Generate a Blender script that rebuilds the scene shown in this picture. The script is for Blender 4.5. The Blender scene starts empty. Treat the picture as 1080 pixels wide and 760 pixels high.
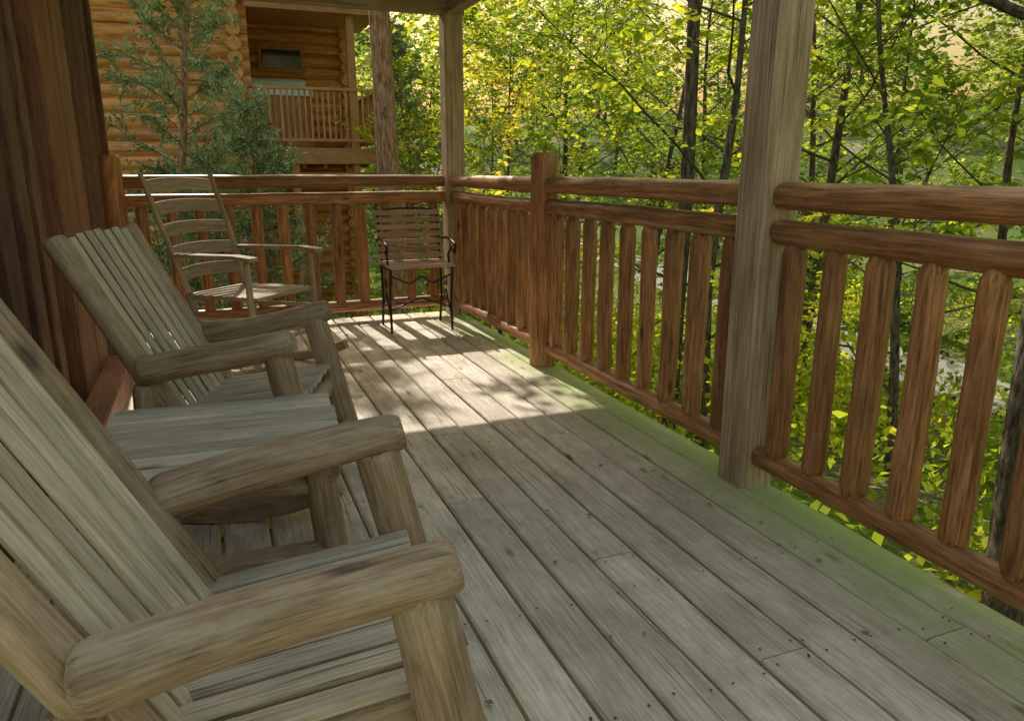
import bpy, math, random
import numpy as np
from mathutils import Vector, Matrix
random.seed(7); np.random.seed(7)
scene=bpy.context.scene
R=math.radians
# ------------------------------------------------------------------ helpers
def link(o,parent=None):
    scene.collection.objects.link(o)
    if parent is not None: o.parent=parent
    return o
def empty(name,loc=(0,0,0),rz=0,parent=None):
    e=bpy.data.objects.new(name,None); e.empty_display_size=.2
    e.location=loc; e.rotation_euler=(0,0,rz); return link(e,parent)

class MB:
    def __init__(s): s.V=[];s.F=[];s.G=[];s.Rn=[];s.S=[];s.M=[]
    def frame(s,p0,p1,xd=None):
        p0=Vector(p0);p1=Vector(p1);z=(p1-p0);L=z.length;z.normalize()
        if xd is None:
            xd=Vector((0,0,1)) if abs(z.z)<.9 else Vector((1,0,0))
        xd=Vector(xd); x=(xd-z*xd.dot(z)).normalized(); y=z.cross(x)
        return p0,p1,L,x,y,z
    def log(s,p0,p1,r0,r1=None,n=16,m=6,end=(.82,.35),wob=.035,bend=0.,mat=0,capmat=None,knob=0):
        if r1 is None:r1=r0
        p0,p1,L,x,y,z=s.frame(p0,p1)
        st=[]
        r=max(r0,r1); e=end[1]*r
        st.append((0,end[0])); st.append((e*.35,end[0]+(1-end[0])*.6)); st.append((e,1))
        for i in range(1,m): st.append((e+(L-2*e)*i/m,1))
        st.append((L-e,1)); st.append((L-e*.35,end[0]+(1-end[0])*.6)); st.append((L,end[0]))
        ph=[random.uniform(0,6.28) for _ in range(5)]
        off=Vector((random.uniform(0,50),random.uniform(0,50),random.uniform(0,50))); rn=random.random()
        bd=random.uniform(0,6.28)
        base=len(s.V); N=len(st)
        rings=[]
        for (t,f) in st:
            u=t/L; rr=(r0+(r1-r0)*u)*f
            b=bend*math.sin(math.pi*u)
            c=p0+z*t+(x*math.cos(bd)+y*math.sin(bd))*b
            ring=[]
            for k in range(n):
                a=2*math.pi*k/n
                q=rr*(1+wob*math.sin(2*a+ph[0]+u*3)+wob*.7*math.sin(3*a+ph[1]+t*9)+wob*.6*math.sin(a+ph[2]+t*14)+wob*.4*math.sin(5*a+ph[3]-t*21))
                ring.append((c+x*(q*math.cos(a))+y*(q*math.sin(a)), Vector((q*math.cos(a),q*math.sin(a),t))+off))
            rings.append(ring)
        for ring in rings:
            for v,g in ring:
                s.V.append(v);s.G.append(g);s.Rn.append(rn)
        for i in range(N-1):
            for k in range(n):
                a=base+i*n+k;b=base+i*n+(k+1)%n
                s.F.append((a,b,b+n,a+n));s.S.append(True);s.M.append(mat)
        for ring,flip in ((rings[0],True),(rings[-1],False)):
            b=len(s.V)
            for v,g in ring:
                s.V.append(v);s.G.append(g);s.Rn.append(rn)
            f=list(range(b,b+n))
            if flip:f.reverse()
            s.F.append(tuple(f));s.S.append(False);s.M.append(mat if capmat is None else capmat)
    def plank(s,p0,p1,w,h,wd=(1,0,0),c=.004,m=1,warp=0,mat=0,rn=None):
        p0,p1,L,x,y,z=s.frame(p0,p1,wd)
        off=Vector((random.uniform(0,50),random.uniform(0,50),random.uniform(0,50)))
        if rn is None: rn=random.random()
        a,b=w/2,h/2; c=min(c,a*.9,b*.9)
        cs=[(a,-b+c),(a,b-c),(a-c,b),(-a+c,b),(-a,b-c),(-a,-b+c),(-a+c,-b),(a-c,-b)]
        base=len(s.V);n=8
        ph=random.uniform(0,6.28)
        for i in range(m+1):
            t=L*i/m; o=y*(warp*math.sin(ph+t*2.3))+x*(warp*.6*math.sin(ph*2+t*1.7))
            for (u,v) in cs:
                s.V.append(p0+z*t+x*u+y*v+o);s.G.append(Vector((u,v,t))+off);s.Rn.append(rn)
        for i in range(m):
            for k in range(n):
                q=base+i*n+k;r=base+i*n+(k+1)%n
                s.F.append((q,r,r+n,q+n));s.S.append(False);s.M.append(mat)
        s.F.append(tuple(reversed(range(base,base+n))));s.S.append(False);s.M.append(mat)
        s.F.append(tuple(range(base+m*n,base+m*n+n)));s.S.append(False);s.M.append(mat)
    def curve(s,pts,r,n=8,mat=0):
        for a,b in zip(pts[:-1],pts[1:]):
            s.log(a,b,r,n=n,m=1,end=(.95,.1),wob=0,mat=mat)
    def ribbon(s,pts,w,h,wd,c=.003,mat=0):
        rn=random.random(); off=Vector((random.uniform(0,50),random.uniform(0,50),0))
        a,b=w/2,h/2
        cs=[(a,-b+c),(a,b-c),(a-c,b),(-a+c,b),(-a,b-c),(-a,-b+c),(-a+c,-b),(a-c,-b)]
        base=len(s.V);n=8;t=0
        P=[Vector(p) for p in pts]
        for i,p in enumerate(P):
            z=(P[min(i+1,len(P)-1)]-P[max(i-1,0)]).normalized()
            x=Vector(wd);x=(x-z*x.dot(z)).normalized();y=z.cross(x)
            if i:t+=(p-P[i-1]).length
            for (u,v) in cs:
                s.V.append(p+x*u+y*v);s.G.append(Vector((u,v,t))+off);s.Rn.append(rn)
        m=len(P)-1
        for i in range(m):
            for k in range(n):
                q=base+i*n+k;r=base+i*n+(k+1)%n
                s.F.append((q,r,r+n,q+n));s.S.append(False);s.M.append(mat)
        s.F.append(tuple(reversed(range(base,base+n))));s.S.append(False);s.M.append(mat)
        s.F.append(tuple(range(base+m*n,base+m*n+n)));s.S.append(False);s.M.append(mat)
    def build(s,name,mats,parent=None):
        me=bpy.data.meshes.new(name)
        me.from_pydata([tuple(v) for v in s.V],[],s.F)
        for m in (mats if isinstance(mats,(list,tuple)) else [mats]): me.materials.append(m)
        a=me.attributes.new('gco','FLOAT_VECTOR','POINT'); a.data.foreach_set('vector',np.array([tuple(g) for g in s.G],dtype=np.float32).ravel())
        a=me.attributes.new('rnd','FLOAT','POINT'); a.data.foreach_set('value',np.array(s.Rn,dtype=np.float32))
        me.polygons.foreach_set('use_smooth',s.S)
        me.polygons.foreach_set('material_index',s.M)
        me.update()
        return link(bpy.data.objects.new(name,me),parent)

# ------------------------------------------------------------------ materials
def newmat(name):
    m=bpy.data.materials.new(name);m.use_nodes=True
    nt=m.node_tree;nt.nodes.clear()
    out=nt.nodes.new('ShaderNodeOutputMaterial')
    return m,nt,out
def N(nt,t,**k):
    n=nt.nodes.new(t)
    for a,b in k.items():
        if a in n.inputs: n.inputs[a].default_value=b
        else: setattr(n,a,b)
    return n
def ramp(nt,fac,stops):
    r=nt.nodes.new('ShaderNodeValToRGB')
    e=r.color_ramp.elements
    while len(e)<len(stops): e.new(.5)
    for i,(p,c) in enumerate(stops):
        e[i].position=p; e[i].color=(c[0],c[1],c[2],1) if isinstance(c,(tuple,list)) else (c,c,c,1)
    nt.links.new(fac,r.inputs[0]); return r.outputs[0]
def mul(nt,a,b,fac=1.,blend='MULTIPLY'):
    m=nt.nodes.new('ShaderNodeMix');m.data_type='RGBA';m.blend_type=blend
    if isinstance(fac,float): m.inputs[0].default_value=fac
    else: nt.links.new(fac,m.inputs[0])
    for s,i in ((a,6),(b,7)):
        if isinstance(s,(tuple,list)): m.inputs[i].default_value=(*s,1)
        else: nt.links.new(s,m.inputs[i])
    return m.outputs[2]
def mapped(nt,src,scale):
    m=nt.nodes.new('ShaderNodeMapping');m.inputs['Scale'].default_value=scale
    nt.links.new(src,m.inputs[0]);return m.outputs[0]
def noise(nt,vec,scale=1,detail=6,rough=.6,dist=0):
    n=N(nt,'ShaderNodeTexNoise');n.inputs['Scale'].default_value=scale;n.inputs['Detail'].default_value=detail
    n.inputs['Roughness'].default_value=rough;n.inputs['Distortion'].default_value=dist
    nt.links.new(vec,n.inputs['Vector']);return n.outputs[0]
def wood(name,dark,mid,light,rough=.75,across=190,along=7,tint=.2,bump=.35,crack=.45,knot=.7,blotch=.25,algae=False,weather=None,spec=.3,wamt=.8):
    m,nt,out=newmat(name);L=nt.links.new
    at=N(nt,'ShaderNodeAttribute',attribute_name='gco').outputs['Vector']
    rn=N(nt,'ShaderNodeAttribute',attribute_name='rnd').outputs['Fac']
    g=noise(nt,mapped(nt,at,(across,across,along)),1,4,.7,.1)
    col=ramp(nt,g,[(.30,dark),(.5,mid),(.70,light)])
    b=noise(nt,mapped(nt,at,(14,14,4)),1,4,.65,0)
    col=mul(nt,col,ramp(nt,b,[(.3,(1-blotch,)*3),(.65,(1.12,)*3)]))
    c=noise(nt,mapped(nt,at,(across*.55,across*.55,along*.3)),1,2,.5,0)
    cr=ramp(nt,c,[(.295,0.),(.335,1.)])
    col=mul(nt,col,mul(nt,(1-crack,)*3,(1.,1.,1.),cr,'MIX'))
    if knot>.35:
        v=N(nt,'ShaderNodeTexVoronoi');v.inputs['Scale'].default_value=1
        L(mapped(nt,at,(8,8,2.6)),v.inputs['Vector'])
        col=mul(nt,col,ramp(nt,v.outputs['Distance'],[(.05,1-knot),(.12,1.)]))
    if weather is not None:
        w=noise(nt,mapped(nt,at,(18,18,6)),1,4,.7,0)
        col=mul(nt,col,weather,ramp(nt,w,[(.47,0.),(.68,wamt)]),'MIX')
    mr=N(nt,'ShaderNodeMapRange');mr.inputs['To Min'].default_value=1-tint;mr.inputs['To Max'].default_value=1+tint
    L(rn,mr.inputs[0]);col=mul(nt,col,mr.outputs[0])
    if algae:
        geo=N(nt,'ShaderNodeNewGeometry');sx=N(nt,'ShaderNodeSeparateXYZ');L(geo.outputs['Position'],sx.inputs[0])
        nz2=noise(nt,geo.outputs['Position'],1.9,6,.75)
        col=mul(nt,col,ramp(nt,nz2,[(.35,(.76,.73,.69)),(.6,(1.06,)*3)]))
        mk=N(nt,'ShaderNodeMapRange');mk.inputs['From Min'].default_value=1.4;mk.inputs['From Max'].default_value=1.75;L(sx.outputs[0],mk.inputs[0])
        nz=noise(nt,geo.outputs['Position'],3.2,5,.75)
        mm=N(nt,'ShaderNodeMath',operation='MULTIPLY');L(mk.outputs[0],mm.inputs[0]);L(ramp(nt,nz,[(.30,0.),(.52,.95)]),mm.inputs[1])
        col=mul(nt,col,(.40,.50,.15),mm.outputs[0],'MIX')
    p=N(nt,'ShaderNodeBsdfPrincipled');L(col,p.inputs['Base Color'])
    L(ramp(nt,b,[(.3,rough+.12),(.7,rough-.1)]),p.inputs['Roughness'])
    p.inputs['Specular IOR Level'].default_value=spec
    bp=N(nt,'ShaderNodeBump');bp.inputs['Strength'].default_value=bump;bp.inputs['Distance'].default_value=.003
    hh=N(nt,'ShaderNodeMath',operation='MULTIPLY');L(g,hh.inputs[0]);L(cr,hh.inputs[1])
    L(hh.outputs[0],bp.inputs['Height']);L(bp.outputs[0],p.inputs['Normal'])
    L(p.outputs[0],out.inputs[0]);return m
def leafmat(name,stops,trans=.5,tb=1.6):
    m,nt,out=newmat(name);L=nt.links.new
    rn=N(nt,'ShaderNodeAttribute',attribute_name='rnd').outputs['Fac']
    col=ramp(nt,rn,stops)
    d=N(nt,'ShaderNodeBsdfDiffuse');L(col,d.inputs[0])
    if trans<=0: L(d.outputs[0],out.inputs[0]);return m
    t=N(nt,'ShaderNodeBsdfTranslucent');L(mul(nt,col,(tb*1.08,tb,tb*.5)),t.inputs[0])
    x=N(nt,'ShaderNodeMixShader');x.inputs[0].default_value=trans;L(d.outputs[0],x.inputs[1]);L(t.outputs[0],x.inputs[2])
    L(x.outputs[0],out.inputs[0]);return m
def simple(name,c,rough=.6,metal=0,var=.2,scale=8):
    m,nt,out=newmat(name);L=nt.links.new
    tc=N(nt,'ShaderNodeTexCoord')
    nz=noise(nt,tc.outputs['Object'],scale,4,.65)
    col=mul(nt,c,ramp(nt,nz,[(.3,(1-var,)*3),(.7,(1+var,)*3)]))
    p=N(nt,'ShaderNodeBsdfPrincipled');L(col,p.inputs['Base Color']);p.inputs['Roughness'].default_value=rough;p.inputs['Metallic'].default_value=metal
    L(p.outputs[0],out.inputs[0]);return m
def barkmat(name,c0,c1):
    m,nt,out=newmat(name);L=nt.links.new
    at=N(nt,'ShaderNodeAttribute',attribute_name='gco').outputs['Vector']
    nz=noise(nt,mapped(nt,at,(30,30,7)),1,3,.7)
    d=N(nt,'ShaderNodeBsdfDiffuse');L(ramp(nt,nz,[(.35,c0),(.65,c1)]),d.inputs[0])
    bp=N(nt,'ShaderNodeBump');bp.inputs['Strength'].default_value=.9;bp.inputs['Distance'].default_value=.02
    L(nz,bp.inputs['Height']);L(bp.outputs[0],d.inputs['Normal']);L(d.outputs[0],out.inputs[0]);return m

M_deck=wood('weathered_deck',(.48,.40,.30),(.70,.60,.475),(.84,.76,.64),rough=.76,tint=.15,algae=True,crack=.5,knot=.7,blotch=.18)
M_rail=wood('stained_log',(.16,.062,.022),(.42,.185,.070),(.64,.34,.15),rough=.40,across=110,along=6,tint=.25,crack=.5,knot=.65,blotch=.38,spec=.4)
M_post=wood('weathered_post',(.26,.165,.095),(.48,.345,.22),(.64,.50,.34),rough=.78,across=110,along=3,tint=.05,crack=.6,bump=.6)
M_chair=wood('chair_log',(.21,.135,.075),(.40,.275,.17),(.56,.42,.28),rough=.5,tint=.18,crack=.6,weather=(.56,.46,.34),bump=.5,wamt=.55,blotch=.35)
M_slat=wood('chair_slat',(.40,.31,.215),(.60,.50,.37),(.74,.65,.51),rough=.72,tint=.2,crack=.55,bump=.5)
M_grey=wood('pale_chair_wood',(.26,.18,.11),(.43,.325,.215),(.56,.44,.31),rough=.7,tint=.12,crack=.3,knot=.3)
M_garden=wood('garden_chair_wood',(.30,.18,.11),(.52,.35,.23),(.66,.48,.33),rough=.6,tint=.15,crack=.3,knot=.3)
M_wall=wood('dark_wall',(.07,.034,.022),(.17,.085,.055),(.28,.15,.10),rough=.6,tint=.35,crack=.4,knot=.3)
M_trim=wood('trim_wood',(.14,.055,.034),(.29,.125,.068),(.38,.175,.10),rough=.55,tint=.08,crack=.3,knot=.2)
M_iron=simple('black_iron',(.03,.028,.026),.45,.6)
M_house=wood('house_log',(.52,.20,.065),(.76,.37,.15),(.86,.48,.23),rough=.5,across=20,along=1,tint=.2,crack=.5,knot=.3,blotch=.35)
M_hdark=wood('house_dark',(.32,.13,.06),(.58,.29,.14),(.72,.41,.21),rough=.6,tint=.2,knot=.2)
M_bark=barkmat('bark',(.05,.038,.03),(.21,.175,.14))
M_pinebark=barkmat('pine_bark',(.20,.10,.065),(.58,.36,.25))
M_leafY=leafmat('leaf_yellowgreen',[(0,(.10,.17,.025)),(.35,(.25,.34,.04)),(.7,(.47,.51,.06)),(1,(.68,.56,.07))],.55,1.6)
M_leafG=leafmat('leaf_green',[(0,(.045,.095,.025)),(.5,(.15,.235,.045)),(1,(.35,.42,.07))],.5,1.7)
M_leafF=leafmat('leaf_far',[(0,(.07,.12,.05)),(.5,(.22,.31,.10)),(1,(.47,.50,.15))],.5,1.7)
M_cedar=leafmat('cedar_green',[(0,(.15,.22,.12)),(.5,(.29,.37,.20)),(1,(.43,.49,.27))],0)
M_roof=simple('roof_metal',(.5,.48,.44),.6)

# ------------------------------------------------------------------ deck
DX0,DX1=-.62,1.80; DY0,DY1=-1.6,5.62
deck=empty('wooden_deck')
b=MB(); nails=[]
pitch=.1425; x=DX1
while x>DX0-.05:
    y=DY0-random.uniform(0,2.4)
    xc=x-pitch/2
    while y<DY1:
        L=random.choice([2.44,3.05,3.66,1.83,2.6])*random.uniform(.9,1.1); y2=min(y+L,DY1+.0)
        ys=max(y,DY0)
        if y2>ys+.1:
            dz=random.uniform(-.0025,.0015)
            b.plank((xc,ys+.002,-.019+dz),(xc,y2-.002,-.019+dz),pitch-.009,.038,(1,0,0),c=.006,m=max(2,int((y2-ys)/.4)),warp=.0014)
            for ye in (ys+.03,y2-.03):
                for sx in(-.045,.045): nails.append((xc+sx,ye,dz))
        y=y2
    for k in range(18):
        yn=DY0+.3+k*.405
        for sx in(-.045,.045):
            if random.random()<.8: nails.append((xc+sx+random.uniform(-.01,.01),yn+random.uniform(-.013,.013),0))
    x-=pitch
b.build('boards',M_deck,deck)
V=[];F=[]
for (nx,ny,nz) in nails:
    k=len(V)
    for i in range(7):
        a=6.283*i/7;V.append((nx+.0036*math.cos(a),ny+.0036*math.sin(a),.0032))
    F.append(tuple(range(k,k+7)))
me=bpy.data.meshes.new('nail_heads');me.from_pydata(V,[],F);me.materials.append(simple('rust',(.09,.06,.045),.7));link(bpy.data.objects.new('nail_heads',me),deck)
b=MB()
for yj in np.arange(DY0+.3,DY1,.405):
    b.plank((DX0,yj,-.14),(DX1-.05,yj,-.14),.04,.19,(0,1,0))
b.plank((DX1-.03,DY0,-.145),(DX1-.03,DY1-.02,-.145),.04,.2,(1,0,0))
b.plank((DX0,DY1-.03,-.145),(DX1-.06,DY1-.03,-.145),.04,.2,(0,1,0))
for (px,py) in((1.7,0.1),(1.7,2.0),(1.7,5.45),(-.5,5.45),(-.5,2.)):
    b.plank((px,py,-3.2),(px,py,-.25),.14,.14)
b.build('joists',M_post,deck)

# ------------------------------------------------------------------ railings
RX=1.735
def baluster(b,p0,p1):
    r=.038*random.uniform(.93,1.10)
    b.log(p0,p1,r,r*random.uniform(.92,1.02),n=16,m=5,end=(.40,1.25),wob=.03,bend=.003)
rail=empty('log_railing')
def section(tag,A,B,nb,zt=1.015,dz=.115):
    A=Vector(A);B=Vector(B)
    b=MB()
    b.log(A+Vector((0,0,zt)),B+Vector((0,0,zt)),.046,.043,n=20,m=14,wob=.035,bend=.006,end=(.9,.3))
    b.log(A+Vector((0,0,zt-dz)),B+Vector((0,0,zt-dz)),.041,.043,n=20,m=14,wob=.035,bend=.006,end=(.9,.3))
    b.log(A+Vector((0,0,.115)),B+Vector((0,0,.115)),.042,.040,n=20,m=14,wob=.035,bend=.005,end=(.9,.3))
    b.build('rails_'+tag,M_rail,rail)
    b=MB()
    for i in range(nb):
        t=(i+.5)/nb
        p=A.lerp(B,t)
        j=random.uniform(-.006,.006)
        baluster(b,p+Vector((j,j,.12)),p+Vector((-j,-j,zt-dz-.018)))
    b.build('balusters_'+tag,M_rail,rail)
section('side_near',(RX,-1.55,0),(RX,1.95,0),21)
section('side_mid',(RX,2.09,0),(RX,3.73,0),9)
section('side_far',(RX,3.86,0),(RX,5.43,0),9)
section('end',(-.5,5.5,0),(RX-.07,5.5,0),12)
for px,py in((RX-.01,3.795),(-.56,5.47)):
    lp=empty('log_post',(px,py,0));b=MB();b.log((0,0,-.2),(0,0,1.185),.079,.075,n=24,m=8,end=(.86,.35),wob=.02);b.build('post',M_rail,lp)
for px,py in((RX,2.02),(RX+.01,5.50)):
    sp=empty('porch_post',(px,py,0));b=MB();b.plank((0,0,-.2),(0,0,2.165),.14,.14,(1,0,0),c=.008,m=6,warp=.001);b.build('post',M_post,sp)

# ------------------------------------------------------------------ porch roof
roof=empty('porch_roof')
b=MB()
RY0=2.6  # unseen roof is cut short here so sky light reaches the near deck
b.plank((RX+.01,1.93,2.275),(RX+.01,5.43,2.275),.09,.22,(1,0,0),c=.005,m=4)
b.plank((-.7,5.50,2.275),(RX+.1,5.50,2.275),.09,.22,(0,1,0),c=.005,m=4)
for yr in np.arange(RY0+.1,5.4,.6):
    b.plank((-.66,yr,2.47),(2.08,yr,2.42),.04,.09,(0,1,0))
b.plank((2.10,RY0,2.44),(2.10,5.62,2.44),.03,.14,(1,0,0))
b.plank((-.9,5.63,2.46),(2.08,5.63,2.46),.03,.10,(0,1,0))
b.build('beams',M_post,roof)
b=MB();b.plank((.62,RY0,2.55),(.62,5.66,2.55),3.05,.05,(1,0,0),c=.01);b.build('shade_roofing',M_roof,roof)  # out of view, sized to set the shade edge on the deck

# ------------------------------------------------------------------ cabin wall
cabin=empty('cabin_wall')
WX=-.61
b=MB()
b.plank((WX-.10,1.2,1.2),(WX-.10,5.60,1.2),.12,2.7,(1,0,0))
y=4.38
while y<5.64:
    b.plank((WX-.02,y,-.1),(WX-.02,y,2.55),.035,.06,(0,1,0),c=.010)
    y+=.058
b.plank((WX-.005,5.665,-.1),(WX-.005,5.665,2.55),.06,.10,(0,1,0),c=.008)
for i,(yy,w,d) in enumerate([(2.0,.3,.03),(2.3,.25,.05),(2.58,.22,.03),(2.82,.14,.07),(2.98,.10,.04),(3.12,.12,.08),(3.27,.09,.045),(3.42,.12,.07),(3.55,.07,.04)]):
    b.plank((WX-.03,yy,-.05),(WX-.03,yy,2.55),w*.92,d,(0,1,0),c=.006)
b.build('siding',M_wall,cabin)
b=MB()
b.plank((WX-.0,3.80,-.0),(WX-.0,3.80,2.55),.36,.10,(0,1,0),c=.008,m=4)
b.plank((WX+.01,4.18,-.0),(WX+.01,4.18,2.55),.30,.08,(0,1,0),c=.008,m=4)
b.plank((WX+.10,3.0,.07),(WX+.10,4.36,.07),.12,.13,(1,0,0),c=.008,m=3)
b.build('door_trim',M_trim,cabin)

# ------------------------------------------------------------------ log rocking chairs
def log_chair(loc,rz,sd):
    random.seed(sd)
    c=empty('log_rocking_chair',loc,rz)
    arms=MB();legs=MB();back=MB();seat=MB();rock=MB()
    W=.262
    for s in(-1,1):
        arms.log((-.200,s*W,.502),(.268,s*(W+.005),.590),.046,.040,n=26,m=10,end=(.80,.45),wob=.04,bend=.010)
        legs.log((.325,s*W,.06),(.212,s*W,.560),.047,.043,n=22,m=7,wob=.035,bend=.005)
        legs.log((-.22,s*(W-.01),.07),(-.20,s*(W-.01),.46),.038,.036,n=18,m=5,wob=.03)
        back.log((-.045,s*(W-.030),.17),(-.425,s*(W-.030),.90),.041,.035,n=20,m=9,wob=.03,bend=.006)
        seat.log((-.16,s*(W-.06),.285),(.22,s*(W-.06),.34),.030,.030,n=14,m=4)
        pts=[]
        for i in range(15):
            t=-1+2*i/14; pts.append((-.02+t*.40,s*W,.028+.09*t*t))
        rock.ribbon(pts,.045,.055,(0,1,0))
    legs.log((.245,-W,.31),(.245,W,.31),.034,.034,n=16,m=5)
    legs.log((-.12,-W+.03,.27),(-.12,W-.03,.27),.032,.032,n=16,m=5)
    legs.log((.31,-W,.16),(.31,W,.16),.022,.022,n=12,m=5)
    for t,rr in ((.93,.022),(.30,.024)):
        px=-.045-.38*t-.032; pz=.17+.73*t
        back.plank((px,-W+.05,pz),(px,W-.05,pz),.06,.022,(-.38,0,.73),c=.005)
    nb=7; Wb=W-.094; sp=2*Wb/(nb-1)
    d=Vector((-.38,0,.73)).normalized()
    for i in range(nb):
        yy=-Wb+sp*i
        a=Vector((-.045,yy,.17))+d*.15+Vector((.015,0,.01)); e=Vector((-.045,yy,.17))+d*(.81+.010*math.sin(3.1416*i/(nb-1))+random.uniform(-.005,.005))+Vector((.015,0,.01))
        back.plank(a,e,.038,.012,(0,1,0),c=.004,m=4,warp=.0015,mat=1)
    ns=8; sp=(2*(W-.055))/(ns-1)
    for i in range(ns):
        yy=-(W-.055)+sp*i
        seat.plank((-.13,yy,.335),(.265+random.uniform(-.004,.004),yy,.389),.047,.020,(0,1,0),c=.007,m=3,warp=.001,mat=1)
    arms.build('arms',M_chair,c);legs.build('legs',M_chair,c);back.build('backrest',[M_chair,M_slat],c);seat.build('seat',[M_chair,M_slat],c);rock.build('rockers',M_chair,c)
    return c
log_chair((.028,1.145,0),R(-6),11)
log_chair((.045,2.62,0),R(-20),22)

# side table
random.seed(5)
t=empty('log_side_table',(-.01,1.90,0),R(-3))
b=MB();
for i in range(8):
    yy=-.235+i*.067
    b.plank((-.285,yy,.455),(.275+random.uniform(-.004,.004),yy,.455),.056,.022,(0,1,0),c=.008,m=3,warp=.0015)
b.build('top',M_slat,t)
b=MB()
for sx in(-1,1):
    for sy in(-1,1):
        b.log((sx*.245,sy*.20,.0),(sx*.21,sy*.185,.44),.038,.034,n=18,m=5)
    b.log((sx*.23,-.22,.41),(sx*.23,.22,.41),.03,n=14,m=3)
for sy in(-1,1): b.log((-.22,sy*.2,.2),(.22,sy*.2,.2),.024,n=14,m=3)
b.build('legs',M_chair,t)

# ladder back rocker
random.seed(31)
c=empty('ladderback_rocking_chair',(.16,4.36,0),R(-45))
fr=MB();sl=MB()
W=.235
for s in(-1,1):
    fr.log((-.10,s*(W-.02),.07),(-.20,s*(W-.02),.45),.017,.018,n=12,m=3,wob=0)
    fr.log((-.20,s*(W-.02),.44),(-.425,s*(W+.01),1.07),.018,.014,n=12,m=5,wob=0,bend=.008)
    fr.log((.27,s*(W+.02),.07),(.25,s*(W+.02),.64),.019,.017,n=12,m=4,wob=0)
    fr.ribbon([(-.27,s*(W+.02),.655),(0,s*(W+.035),.66),(.2,s*(W+.035),.665),(.31,s*(W+.03),.655)],.07,.02,(0,1,0))
    fr.log((-.14,s*W,.22),(.26,s*(W+.02),.22),.011,n=10,m=2,wob=0)
    fr.log((-.17,s*W,.33),(.26,s*(W+.02),.34),.011,n=10,m=2,wob=0)
    pts=[(.02+(-1+2*i/14)*.46,s*W,.02+.11*(-1+2*i/14)**2) for i in range(15)]
    fr.ribbon(pts,.03,.05,(0,1,0))
for z in(.2,.31): fr.log((.26,-W,z),(.26,W,z),.011,n=10,m=2,wob=0)
for i in range(5):
    t0=.12+.195*i; zc=.47+.60*t0
    xb=-.20-.225*(zc-.44)/.63
    pts=[]
    for k in range(11):
        u=-1+2*k/10; pts.append((xb-.035*(1-u*u),u*(W-.015),zc+.012*(1-u*u)))
    sl.ribbon(pts,.070,.012,(-.33,0,.94))
for i in range(9):
    xx=-.19+i*.056
    sl.plank((xx,-W-.0,.435+.01*i/9),(xx,W,.435+.01*i/9),.05,.018,(1,0,0),c=.004)
fr.build('frame',M_grey,c);sl.build('slats',M_grey,c)

# iron/wood garden chair, faces -Y
random.seed(41)
c=empty('garden_chair',(1.32,5.06,0),R(-2))
ir=MB();sl=MB()
W=.215
for s in(-1,1):
    ir.curve([(s*W,-.14,.0),(s*W,-.12,.2),(s*W,-.17,.42),(s*W,-.18,.46)],.009)
    ir.curve([(s*W,.20,.0),(s*W,.14,.2),(s*W,.16,.42),(s*W,.19,.60),(s*W,.24,.80)],.009)
    ir.curve([(s*W,-.18,.445),(s*W,0,.43),(s*W,.16,.44)],.009)
    arm=[(s*(W+.02),.20,.61)]+[(s*(W+.02),.20-.35*k/6,.61+.02*math.sin(k/6*3.14)) for k in range(1,7)]
    for k in range(9):
        a=k/8*4.4; arm.append((s*(W+.02),-.15-.035*math.sin(a),.61-.035+.035*math.cos(a)))
    ir.curve(arm,.008)
    ir.curve([(s*(W+.01),-.12,.58),(s*W,-.06,.52),(s*W,-.10,.44)],.007)
    sc=[]
    for k in range(20):
        a=k/19*6.6; rr=.05*(1-k/26); sc.append((s*W,.02+rr*math.cos(a),.32+rr*math.sin(a)))
    ir.curve(sc,.005)
    ir.curve([(s*W,-.13,.10),(s*W,.02,.27),(s*W,.17,.10)],.006)
ir.curve([(-W,-.13,.16),(0,-.13,.24),(W,-.13,.16)],.006)
ir.curve([(-W,-.16,.40),(-.08,-.15,.34),(0,-.15,.39),(.08,-.15,.34),(W,-.16,.40)],.006)
ir.curve([(-W,.14,.16),(W,.14,.16)],.006)
top=[(W*math.cos(a),.245,.80+.03*math.sin(a)) for a in np.linspace(0,3.1416,11)]
ir.curve(top,.007)
for i in range(7):
    z=.50+i*.050; yy=.165+.085*(z-.45)/.39
    sl.plank((-W-.02,yy-.012,z),(W+.02,yy-.012,z),.034,.014,(0,.2,1),c=.003)
for i in range(7):
    yy=-.185+i*.056
    sl.plank((-W-.01,yy,.460),(W+.01,yy,.460),.042,.016,(0,1,0),c=.003)
ir.build('frame',M_iron,c);sl.build('slats',M_garden,c)

# ------------------------------------------------------------------ terrain
def smooth(a,b,x):
    t=np.clip((x-a)/(b-a),0,1);return t*t*(3-2*t)
def hgt(x,y):
    x=np.asarray(x,dtype=float);y=np.asarray(y,dtype=float)
    r=np.sqrt(x*x+y*y)
    h=-2.5+.15*np.sin(x*.7+1)*np.cos(y*.6)+.25*np.sin(x*.21+y*.17)
    h+=-.6*smooth(4,12,x)*(1-smooth(16,30,x))
    h+=6.0*smooth(24,75,r)*smooth(-30,20,x+.0*y)+3*smooth(30,90,r)
    h+=14*smooth(110,330,r)+3*np.sin(x*.02)*np.cos(y*.017)*smooth(80,200,r)
    return h
n=181
g=np.sinh(np.linspace(-1,1,n)*5.2)/np.sinh(5.2)*700
X,Y=np.meshgrid(g,g,indexing='ij');Z=hgt(X,Y)
verts=np.stack([X,Y,Z],-1).reshape(-1,3)
idx=np.arange(n*n).reshape(n,n)
faces=np.stack([idx[:-1,:-1],idx[1:,:-1],idx[1:,1:],idx[:-1,1:]],-1).reshape(-1,4)
me=bpy.data.meshes.new('ground');me.from_pydata(verts.tolist(),[],faces.tolist())
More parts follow.
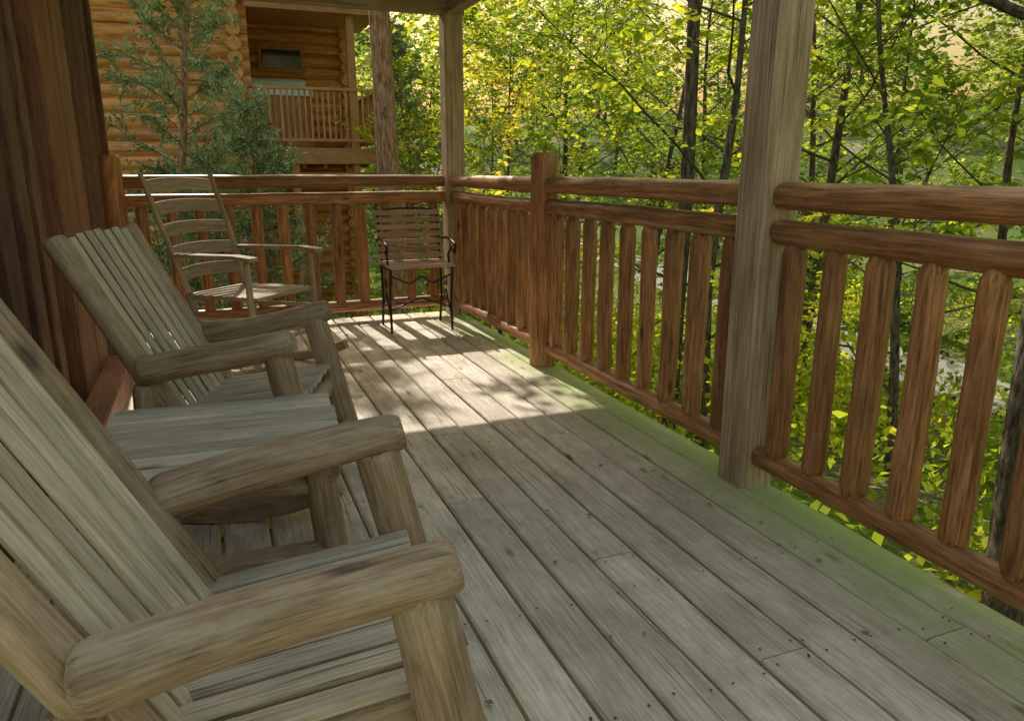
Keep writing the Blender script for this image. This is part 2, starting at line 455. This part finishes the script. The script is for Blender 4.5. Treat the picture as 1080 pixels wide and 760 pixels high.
m,nt,out=newmat('forest_ground');L=nt.links.new
geo=N(nt,'ShaderNodeNewGeometry').outputs['Position']
c1=ramp(nt,noise(nt,geo,9,5,.7),[(.3,(.09,.07,.04)),(.5,(.24,.20,.12)),(.7,(.40,.35,.23))])
c2=ramp(nt,noise(nt,geo,14,5,.7),[(.3,(.06,.10,.02)),(.7,(.20,.28,.06))])
col=mul(nt,c1,c2,ramp(nt,noise(nt,geo,.5,4,.6),[(.36,0.),(.52,1.)]),'MIX')
far=N(nt,'ShaderNodeVectorMath',operation='LENGTH');L(geo,far.inputs[0])
mr=N(nt,'ShaderNodeMapRange');mr.inputs['From Min'].default_value=28;mr.inputs['From Max'].default_value=60;L(far.outputs['Value'],mr.inputs[0])
col=mul(nt,col,ramp(nt,noise(nt,geo,.09,6,.75),[(.3,(.06,.09,.035)),(.50,(.13,.165,.07)),(.62,(.42,.37,.24))]),mr.outputs[0],'MIX')
p=N(nt,'ShaderNodeBsdfDiffuse');L(col,p.inputs[0])
bp=N(nt,'ShaderNodeBump');bp.inputs['Strength'].default_value=.8;bp.inputs['Distance'].default_value=.06;L(noise(nt,geo,12,5,.7),bp.inputs['Height']);L(bp.outputs[0],p.inputs['Normal'])
L(p.outputs[0],out.inputs[0])
me.materials.append(m);me.polygons.foreach_set('use_smooth',[True]*len(me.polygons));link(bpy.data.objects.new('ground',me))
def roadx(y): return 13.5+1.5*math.sin(y*.09)+.06*max(0,y-10)
V=[];F=[]
ys=np.linspace(-30,60,120)
for i,y in enumerate(ys):
    xc=roadx(y)
    for k in range(9):
        xx=xc-1.1+2.2*k/8+.15*math.sin(y*2.1+k)*(k in(0,8))
        V.append((xx,y,float(hgt(xx,y))+.05-.02*(k in(0,8))))
    if i:
        for k in range(8):
            a=(i-1)*9+k;F.append((a,a+1,a+10,a+9))
me=bpy.data.meshes.new('gravel_road');me.from_pydata(V,[],F)
me.materials.append(simple('gravel',(.30,.28,.24),.9,0,.35,20));link(bpy.data.objects.new('gravel_road',me))

# ------------------------------------------------------------------ neighbouring log house
house=empty('log_house')
random.seed(3)
HY=15.;b=MB()
z=-2.6
while z<4.6:
    b.log((-7,HY,z),(.95,HY,z),.135,n=12,m=6,end=(.9,.3),wob=.015)
    b.log((.70,HY-.30,z+.118),(.70,HY+2.9,z+.118),.13,n=12,m=3,end=(.9,.3),wob=.015)
    b.log((.6,HY+2.6,z),(3.1,HY+2.6,z),.13,n=12,m=3,end=(.9,.3),wob=.015)
    b.log((3.1,HY+2.4,z+.118),(3.1,HY+7,z+.118),.13,n=12,m=3,end=(.9,.3),wob=.015)
    z+=.238
b.build('log_walls',M_house,house)
b=MB()
b.plank((-7.5,HY-.9,4.75),(3.8,HY-.9,4.75),.05,.24,(0,1,0))
b.build('fascia',M_hdark,house)
me=bpy.data.meshes.new('roof')
me.from_pydata([(-7.8,HY-1,4.85),(1.2,HY-1,4.85),(1.2,HY+4,7.0),(-7.8,HY+4,7.0),(1.2,HY+9,4.85),(-7.8,HY+9,4.85),(-7.8,HY-1,4.75),(1.2,HY-1,4.75),(1.2,HY+4,6.9),(-7.8,HY+4,6.9),(1.2,HY+9,4.75),(-7.8,HY+9,4.75)],[],[(0,1,2,3),(3,2,4,5),(7,6,9,8),(8,9,11,10),(0,6,7,1),(1,7,8,2),(2,8,10,4)])
me.materials.append(M_roof);link(bpy.data.objects.new('roof',me),house)
b=MB()
b.plank((.9,HY-.45,3.90),(3.35,HY-.45,3.90),.10,.2,(0,1,0))
b.plank((.9,HY+1.1,4.06),(3.5,HY+1.1,4.06),3.4,.08,(0,1,0))
b.plank((.9,HY+1.1,1.43),(3.3,HY+1.1,1.43),3.0,.10,(0,1,0))
b.plank((.9,HY-.42,1.33),(3.3,HY-.42,1.33),.06,.28,(0,1,0))
b.plank((.9,HY-.40,.95),(3.3,HY-.40,.95),.08,.16,(0,1,0))
b.plank((2.72,HY-.3,-2.8),(2.72,HY-.3,3.82),.14,.14)
b.plank((3.22,HY-.3,-2.8),(3.22,HY-.3,2.6),.14,.14)
b.plank((1.6,HY-.3,-2.8),(1.6,HY-.3,1.2),.14,.14)
for i in range(6): b.plank((.95+.4*i,HY-.3,1.22),(.95+.4*i,HY+2.3,1.22),.05,.2)
b.plank((.95,HY-.35,2.52),(3.25,HY-.35,2.52),.10,.05,(0,1,0));b.plank((.95,HY-.35,1.62),(3.25,HY-.35,1.62),.07,.05,(0,1,0))
b.plank((3.24,HY-.35,2.50),(3.24,HY+2.4,2.50),.10,.05);b.plank((3.24,HY-.35,1.60),(3.24,HY+2.4,1.60),.07,.05)
for i in range(22): b.plank((1.0+.105*i,HY-.35,1.64),(1.0+.105*i,HY-.35,2.50),.035,.035)
for i in range(22): b.plank((3.24,HY-.2+.115*i,1.62),(3.24,HY-.2+.115*i,2.48),.035,.035)
b.build('balcony',M_hdark,house)
b=MB()
b.plank((1.75,HY+2.42,3.1),(1.75,HY+2.42,3.6),.95,.08,(1,0,0));
b.plank((-3.2,HY-.12,1.2),(-3.2,HY-.12,2.6),1.1,.12,(1,0,0))
b.build('window_frames',M_hdark,house)
b=MB();b.plank((1.75,HY+2.37,3.17),(1.75,HY+2.37,3.53),.8,.02,(1,0,0));b.plank((-3.2,HY-.19,1.3),(-3.2,HY-.19,2.5),.95,.02,(1,0,0))
gm=simple('window_glass',(.03,.04,.05),.08);b.build('window_panes',gm,house)
tub=empty('hot_tub',(1.5,HY+1.0,1.48));b=MB();b.plank((0,0,0),(0,0,.95),1.1,1.5,(1,0,0),c=.12);b.build('body',M_hdark,tub)
b=MB();b.plank((0,0,.955),(0,0,1.07),1.16,1.56,(1,0,0),c=.1);b.plank((0,.5,1.07),(0,.35,1.34),1.16,.12,(1,0,0),c=.03);b.build('cover',simple('tub_cover',(.65,.76,.8),.5),tub)

# ------------------------------------------------------------------ vegetation
rs=np.random.RandomState(12)
def unit(v): return v/np.maximum(np.linalg.norm(v,axis=-1,keepdims=True),1e-9)
def leafmesh(name,C,D,size,wr,mat,hexa=True,rndbase=None,flat=.7):
    n=len(C);D=unit(D)
    up=np.array([0,0,1.])+rs.normal(0,flat,(n,3))
    S=unit(np.cross(D,up));Nn=np.cross(S,D)
    sz=(size*rs.uniform(.6,1.25,n))[:,None]
    if hexa:
        prof=[(0,0,0),(.28,.85,.06),(.62,.8,.04),(1,0,-.10),(.62,-.8,.04),(.28,-.85,.06)]
    else: prof=[(0,0,0),(.42,1,.08),(1,0,-.05),(.42,-1,.08)]
    k=len(prof)
    V=np.stack([C+D*sz*a+S*sz*(b*wr)+Nn*sz*c for a,b,c in prof],1).reshape(-1,3)
    me=bpy.data.meshes.new(name)
    me.vertices.add(n*k);me.vertices.foreach_set('co',V.astype(np.float32).ravel())
    me.loops.add(n*k);me.loops.foreach_set('vertex_index',np.arange(n*k,dtype=np.int32))
    me.polygons.add(n);me.polygons.foreach_set('loop_start',np.arange(0,n*k,k,dtype=np.int32));me.polygons.foreach_set('loop_total',np.full(n,k,dtype=np.int32))
    me.update(calc_edges=True)
    rr=rs.uniform(0,1,n) if rndbase is None else np.clip(rndbase+rs.normal(0,.13,n),0,1)
    a=me.attributes.new('rnd','FLOAT','POINT');a.data.foreach_set('value',np.repeat(rr,k).astype(np.float32))
    me.materials.append(mat);me.validate();return me
def tubemesh(name,segs,mat,n=6):
    V=[];F=[];G=[]
    for p0,p1,a0,a1 in segs:
        k=10 if a0>.05 else 4
        z=p1-p0;L=np.linalg.norm(z);z=z/max(L,1e-6)
        x=np.cross(z,[1,0,0] if abs(z[0])<.9 else [0,1,0]);x/=np.linalg.norm(x);y=np.cross(z,x)
        b0=len(V)
        for q,(p,rr) in enumerate(((p0,a0),(p1,a1))):
            for i in range(k):
                a=6.2832*i/k;V.append(tuple(p+(x*math.cos(a)+y*math.sin(a))*rr));G.append((V[-1][0],V[-1][1],V[-1][2]))
        for i in range(k):
            j=(i+1)%k;F.append((b0+i,b0+j,b0+k+j,b0+k+i))
    me=bpy.data.meshes.new(name);me.from_pydata(V,[],F);me.materials.append(mat)
    a=me.attributes.new('gco','FLOAT_VECTOR','POINT');a.data.foreach_set('vector',np.array(G,dtype=np.float32).ravel())
    me.polygons.foreach_set('use_smooth',[True]*len(me.polygons));return me
def path(p,d,L,k,r0,r1,curl,jit):
    pts=[np.array(p,float)];d=np.array(d,float);d/=np.linalg.norm(d);segs=[]
    for i in range(k):
        d=d+np.array([0,0,curl])+rs.normal(0,jit,3);d/=np.linalg.norm(d)
        q=pts[-1]+d*L/k
        segs.append((pts[-1],q,r0+(r1-r0)*i/k,r0+(r1-r0)*(i+1)/k));pts.append(q)
    return pts,segs
def gen_tree(H=9,Rr=3,tr=.12,clear=.2,nl=22,subs=6,twigs=4,lpt=11,leaf=.09,lean=(0,0),mat=None,hexa=True,bark=None,wr=.33,top=.1,twigseg=True,jit=.035):
    bark=bark or M_bark
    segs=[];C=[];D=[];B=[]
    tp,s=path((0,0,-.4),(lean[0],lean[1],1),H+.4,12,tr,tr*top,.04,jit);segs+=s
    tp=np.array(tp)
    for i in range(nl):
        t=clear+(1-clear)*((i+rs.uniform(0,1))/nl)
        f=t*12;k=int(min(f,11));p=tp[k]+(tp[k+1]-tp[k])*(f-k)
        az=i*2.4+rs.uniform(-.5,.5)
        u=(t-clear)/(1-clear)
        Lb=Rr*(.55+.6*math.sin(3.14*min(1,u*.85+.15)))*rs.uniform(.7,1.1)
        el=rs.uniform(.1,.55)+.5*u
        d=(math.cos(az)*math.cos(el),math.sin(az)*math.cos(el),math.sin(el))
        r0=tr*.28*(1-.6*u)
        lp,s=path(p,d,Lb,6,r0,r0*.2,.03,.10);segs+=s
        tb=rs.uniform(.15,.85)
        for j in range(subs):
            v=.25+.75*(j+rs.uniform(0,1))/subs;f=v*6;k=int(min(f,5));q=lp[k]+(lp[k+1]-lp[k])*(f-k)
            dd=unit(lp[k+1]-lp[k]);side=unit(np.cross(dd,[0,0,1]))*(1 if j%2 else -1)
            d2=dd*.7+side*rs.uniform(.4,1)+np.array([0,0,rs.uniform(-.15,.4)])
            L2=Lb*.38*rs.uniform(.6,1.1)*(1.15-.5*v)
            sp,s=path(q,d2,L2,3,r0*.28,r0*.1,-.02,.12)
            if twigseg: segs+=s
            for w in range(twigs):
                v2=.2+.8*(w+rs.uniform(0,1))/twigs;f=v2*3;k=int(min(f,2));q2=sp[k]+(sp[k+1]-sp[k])*(f-k)
                d3=unit(sp[k+1]-sp[k])*.8+rs.normal(0,.5,3)*np.array([1,1,.45])
                L3=rs.uniform(.3,.6)*(leaf/.09)**.5
                wp,s=path(q2,d3,L3,2,.004,.002,-.06,.1)
                if twigseg: segs+=s
                for l in range(lpt):
                    a=l/lpt;pp=wp[0]+(wp[1]-wp[0])*min(1,2*a) if a<.5 else wp[1]+(wp[2]-wp[1])*(2*a-1)
                    dv=unit(wp[2]-wp[0]);sd=unit(np.cross(dv,[0,0,1.]))*(1 if l%2 else -1)
                    C.append(pp);D.append(dv*.6+sd+np.array([0,0,-.35])+rs.normal(0,.3,3));B.append(tb+.15*(u-.5))
    return tubemesh('trunk',segs,bark),leafmesh('foliage',np.array(C),np.array(D),leaf,wr,mat,hexa,np.array(B))
def place(name,meshes,loc,rz=0,sc=1.,parent=None):
    e=empty(name,loc,rz,parent);e.scale=(sc,)*3
    for m in meshes: link(bpy.data.objects.new(m.name.split('.')[0],m),e)
    return e
def gz(x,y): return float(hgt(x,y))
T1=gen_tree(H=9,Rr=2.9,tr=.085,clear=.18,nl=20,leaf=.10,mat=M_leafY)
T2=gen_tree(H=8,Rr=2.6,tr=.07,clear=.15,nl=18,leaf=.11,mat=M_leafY,lean=(.12,.05))
T3=gen_tree(H=10,Rr=3.2,tr=.11,clear=.16,nl=25,leaf=.15,lpt=8,mat=M_leafG,hexa=False,twigseg=False)
T4=gen_tree(H=5.6,Rr=2.0,tr=.05,clear=.15,nl=17,leaf=.10,lpt=10,mat=M_leafY)
F1=gen_tree(H=13,Rr=4.6,tr=.2,clear=.10,nl=26,subs=5,twigs=3,lpt=6,leaf=.38,mat=M_leafF,hexa=False,twigseg=False,wr=.36)
F2=gen_tree(H=11,Rr=4.2,tr=.18,clear=.08,nl=24,subs=5,twigs=3,lpt=6,leaf=.36,mat=M_leafF,hexa=False,twigseg=False,wr=.36)
near=[(T1,5.6,7.4,0,1.),(T2,7.4,6.0,1,1.),(T3,9.2,9.6,2,1.),(T1,10.5,7.2,3.3,1.05),(T2,7.3,11.4,4,1.1),(T4,4.3,11.2,1.2,1.),
      (T3,12.0,12.5,.5,1.),(T1,10.3,14,2.2,1.1),(T4,4.6,14.2,5,1.05),(T3,8.6,18,1.8,1.),(T3,17,15,1,1.),(T3,17.5,10.5,.3,.9),(T4,9.8,4.1,2.6,1.2),(T4,5.9,16,2,1.2),(T4,17.,6,2.3,1.2),(T4,12.0,4.5,4,1.2),(T3,11.,22,3,1.)]
for m,x,y,rz,s in near: place('dapple_tree',m,(x,y,gz(x,y)),rz,s)
TD=gen_tree(H=12,Rr=2.0,tr=.10,clear=.62,nl=11,leaf=.10,mat=M_leafG,top=.4,jit=.015)
place('dapple_tree',TD,(5.25,7.6,gz(5.25,7.6)),.4,1)
rs=np.random.RandomState(21)
T_dapple=gen_tree(H=9.2,Rr=2.2,tr=.07,clear=.63,nl=14,subs=5,twigs=3,lpt=7,leaf=.12,mat=M_leafY,jit=.01,twigseg=False)
place('dapple_tree',T_dapple,(2.75,8.75,gz(2.75,8.75)),1.1,1)  # added to dapple the sun patch, trunk hidden behind the corner post
rs=np.random.RandomState(5)
TO=gen_tree(H=8,Rr=2.4,tr=.13,clear=.5,nl=13,subs=5,twigs=4,lpt=7,leaf=.13,mat=M_leafY,lean=(.10,0),wr=.36)
place('dapple_tree',TO,(4.35,2.5,gz(4.3,2.5)),2.0,1)
rs=np.random.RandomState(9)
def gen_pine(H,tr,clear):
    segs=[];C=[];D=[];B=[]
    tp,s=path((0,0,-.4),(0,0,1),H,14,tr,tr*.4,.02,.012);segs+=s;tp=np.array(tp)
    for i in range(20):
        t=clear+(1-clear)*i/20;f=t*14;k=int(min(f,13));p=tp[k]+(tp[k+1]-tp[k])*(f-k)
        az=i*2.4;L=2.0*(1.1-t*.6);lp,s=path(p,(math.cos(az),math.sin(az),.15),L,5,.03,.008,.02,.08);segs+=s
        for j in range(12):
            q=lp[1+j%5];dd=unit(rs.normal(0,1,3)+np.array([0,0,.4]))
            for l in range(12):
                C.append(q+dd*l*.03);D.append(dd*.7+rs.normal(0,.6,3));B.append(.5)
    for zz in (3.0,4.2,5.1):
        f=zz/H*14;k=int(f);az=rs.uniform(0,6.28);_,s=path(tp[k],(math.cos(az),math.sin(az),.2),.5,2,.015,.006,0,.1);segs+=s
    return tubemesh('trunk',segs,M_pinebark),leafmesh('foliage',np.array(C),np.array(D),.14,.04,M_cedar,False,np.array(B))
place('pine_tree',gen_pine(15,.155,.64),(2.12,9.2,gz(2.1,9.2)))
def gen_cedar(H,Rr,n,r):
    segs=[];C=[];D=[];B=[]
    tp,s=path((0,0,-.3),(0,0,1),H+.3,10,r,r*.2,.02,.03);segs+=s;tp=np.array(tp)
    for i in range(n):
        t=.12+.86*i/n;f=t*10;k=int(min(f,9));p=tp[k]+(tp[k+1]-tp[k])*(f-k)
        az=i*2.4+rs.uniform(-.3,.3);L=Rr*(1.1-t)*rs.uniform(.6,1.15)
        lp,s=path(p,(math.cos(az),math.sin(az),rs.uniform(.1,.6)),L,5,.014,.004,.03,.12);segs+=s
        tb=rs.uniform(.2,.8)
        for j in range(18):
            v=.2+.8*j/18;f=v*5;k=int(min(f,4));q=lp[k]+(lp[k+1]-lp[k])*(f-k)
            dd=unit(unit(lp[k+1]-lp[k])*.8+rs.normal(0,.6,3));ll=rs.uniform(.12,.3)
            for l in range(12):
                C.append(q+dd*ll*l/12);D.append(dd+rs.normal(0,.55,3));B.append(tb)
    return tubemesh('trunk',segs,M_pinebark),leafmesh('foliage',np.array(C),np.array(D),.085,.15,M_cedar,False,np.array(B))
CA=gen_cedar(7.6,1.8,88,.08);CB=gen_cedar(4.4,1.6,64,.06)
for m,x,y,s in((CA,-.55,9.3,.98),(CB,.68,8.6,.92),(CB,-.2,8.0,.8),(CA,4.6,16.3,.9),(CB,-1.9,8.7,1.)):
    place('cedar_tree',m,(x,y,gz(x,y)),x*3,s)
dist=empty('distant_trees')
rs=np.random.RandomState(77)
cnt=0
for i in range(135):
    az=rs.uniform(-30,108);r=rs.uniform(21,90)
    x=r*math.sin(R(az));y=r*math.cos(R(az))
    if x<5 and y<24 : continue
    if abs(x-roadx(y))<3.5: continue
    if 47<az<52 and r>34: continue
    e=place('tree',F1 if rs.uniform()<.5 else F2,(x,y,gz(x,y)-.3),rs.uniform(0,6.28),rs.uniform(.45,.9)*(1 if r<50 else 1.15),dist);cnt+=1
print('distant',cnt)
rs=np.random.RandomState(4)
C=[];D=[];B=[]
for i in range(620):
    x=rs.uniform(2.3,20);y=rs.uniform(-1.5,20)
    if rs.uniform()<.35: x=rs.uniform(-3,9);y=rs.uniform(6.3,14)
    if abs(x-roadx(y))<1.1: continue
    g0=gz(x,y);hh=rs.uniform(.4,1.7);rr=rs.uniform(.3,.8);k=int(150*rr)
    q=rs.normal(0,.5,(k,3))*np.array([rr,rr,hh*.5])+np.array([x,y,g0+hh*.5])
    q[:,2]=np.maximum(q[:,2],g0+.03)
    C.append(q);D.append(unit(rs.normal(0,1,(k,3))+np.array([0,0,.3])));B.append(np.full(k,rs.uniform(.1,.8)))
me=leafmesh('undergrowth',np.concatenate(C),np.concatenate(D),.12,.34,M_leafY,False,np.concatenate(B));link(bpy.data.objects.new('undergrowth',me))
k=60
C=np.stack([np.where(rs.uniform(0,1,k)<.6,rs.uniform(1.35,1.68,k),rs.uniform(.4,1.6,k)),rs.uniform(1.,5.3,k),np.full(k,.006)],1)
D=np.stack([rs.normal(0,1,k),rs.normal(0,1,k),rs.uniform(0,.1,k)],1)
me=leafmesh('fallen_leaves',C,D,.022,.3,simple('dry_leaf',(.30,.20,.08),.8),False,None,flat=.12);link(bpy.data.objects.new('fallen_leaves',me))

# ------------------------------------------------------------------ light, world, camera
AZ,EL=-4,40
w=bpy.data.worlds.new('World');scene.world=w;w.use_nodes=True;nt=w.node_tree;nt.nodes.clear()
sk=nt.nodes.new('ShaderNodeTexSky');sk.sky_type='NISHITA';sk.sun_disc=False;sk.sun_elevation=R(EL);sk.sun_rotation=R(AZ)
sk.dust_density=4.0;sk.air_density=3.0;sk.ozone_density=1.0
bg=nt.nodes.new('ShaderNodeBackground');bg.inputs[1].default_value=.15;o=nt.nodes.new('ShaderNodeOutputWorld')
nt.links.new(sk.outputs[0],bg.inputs[0]);nt.links.new(bg.outputs[0],o.inputs[0])
l=bpy.data.lights.new('sun','SUN');l.energy=5;l.angle=R(.5);l.color=(1,.95,.87)
lo=link(bpy.data.objects.new('sun',l))
S=Vector((math.sin(R(AZ))*math.cos(R(EL)),math.cos(R(AZ))*math.cos(R(EL)),math.sin(R(EL))))
lo.rotation_mode='QUATERNION';lo.rotation_quaternion=S.to_track_quat('Z','Y');lo.location=(0,0,20)
cam=bpy.data.cameras.new('camera');cam.lens=26;cam.sensor_width=36;cam.clip_start=.02;cam.clip_end=3000
co=link(bpy.data.objects.new('camera',cam));co.location=(0,0,1.1);co.rotation_euler=(R(90-14.5),0,R(-22))
scene.camera=co
scene.view_settings.view_transform='Standard';scene.view_settings.look='None';scene.view_settings.exposure=0
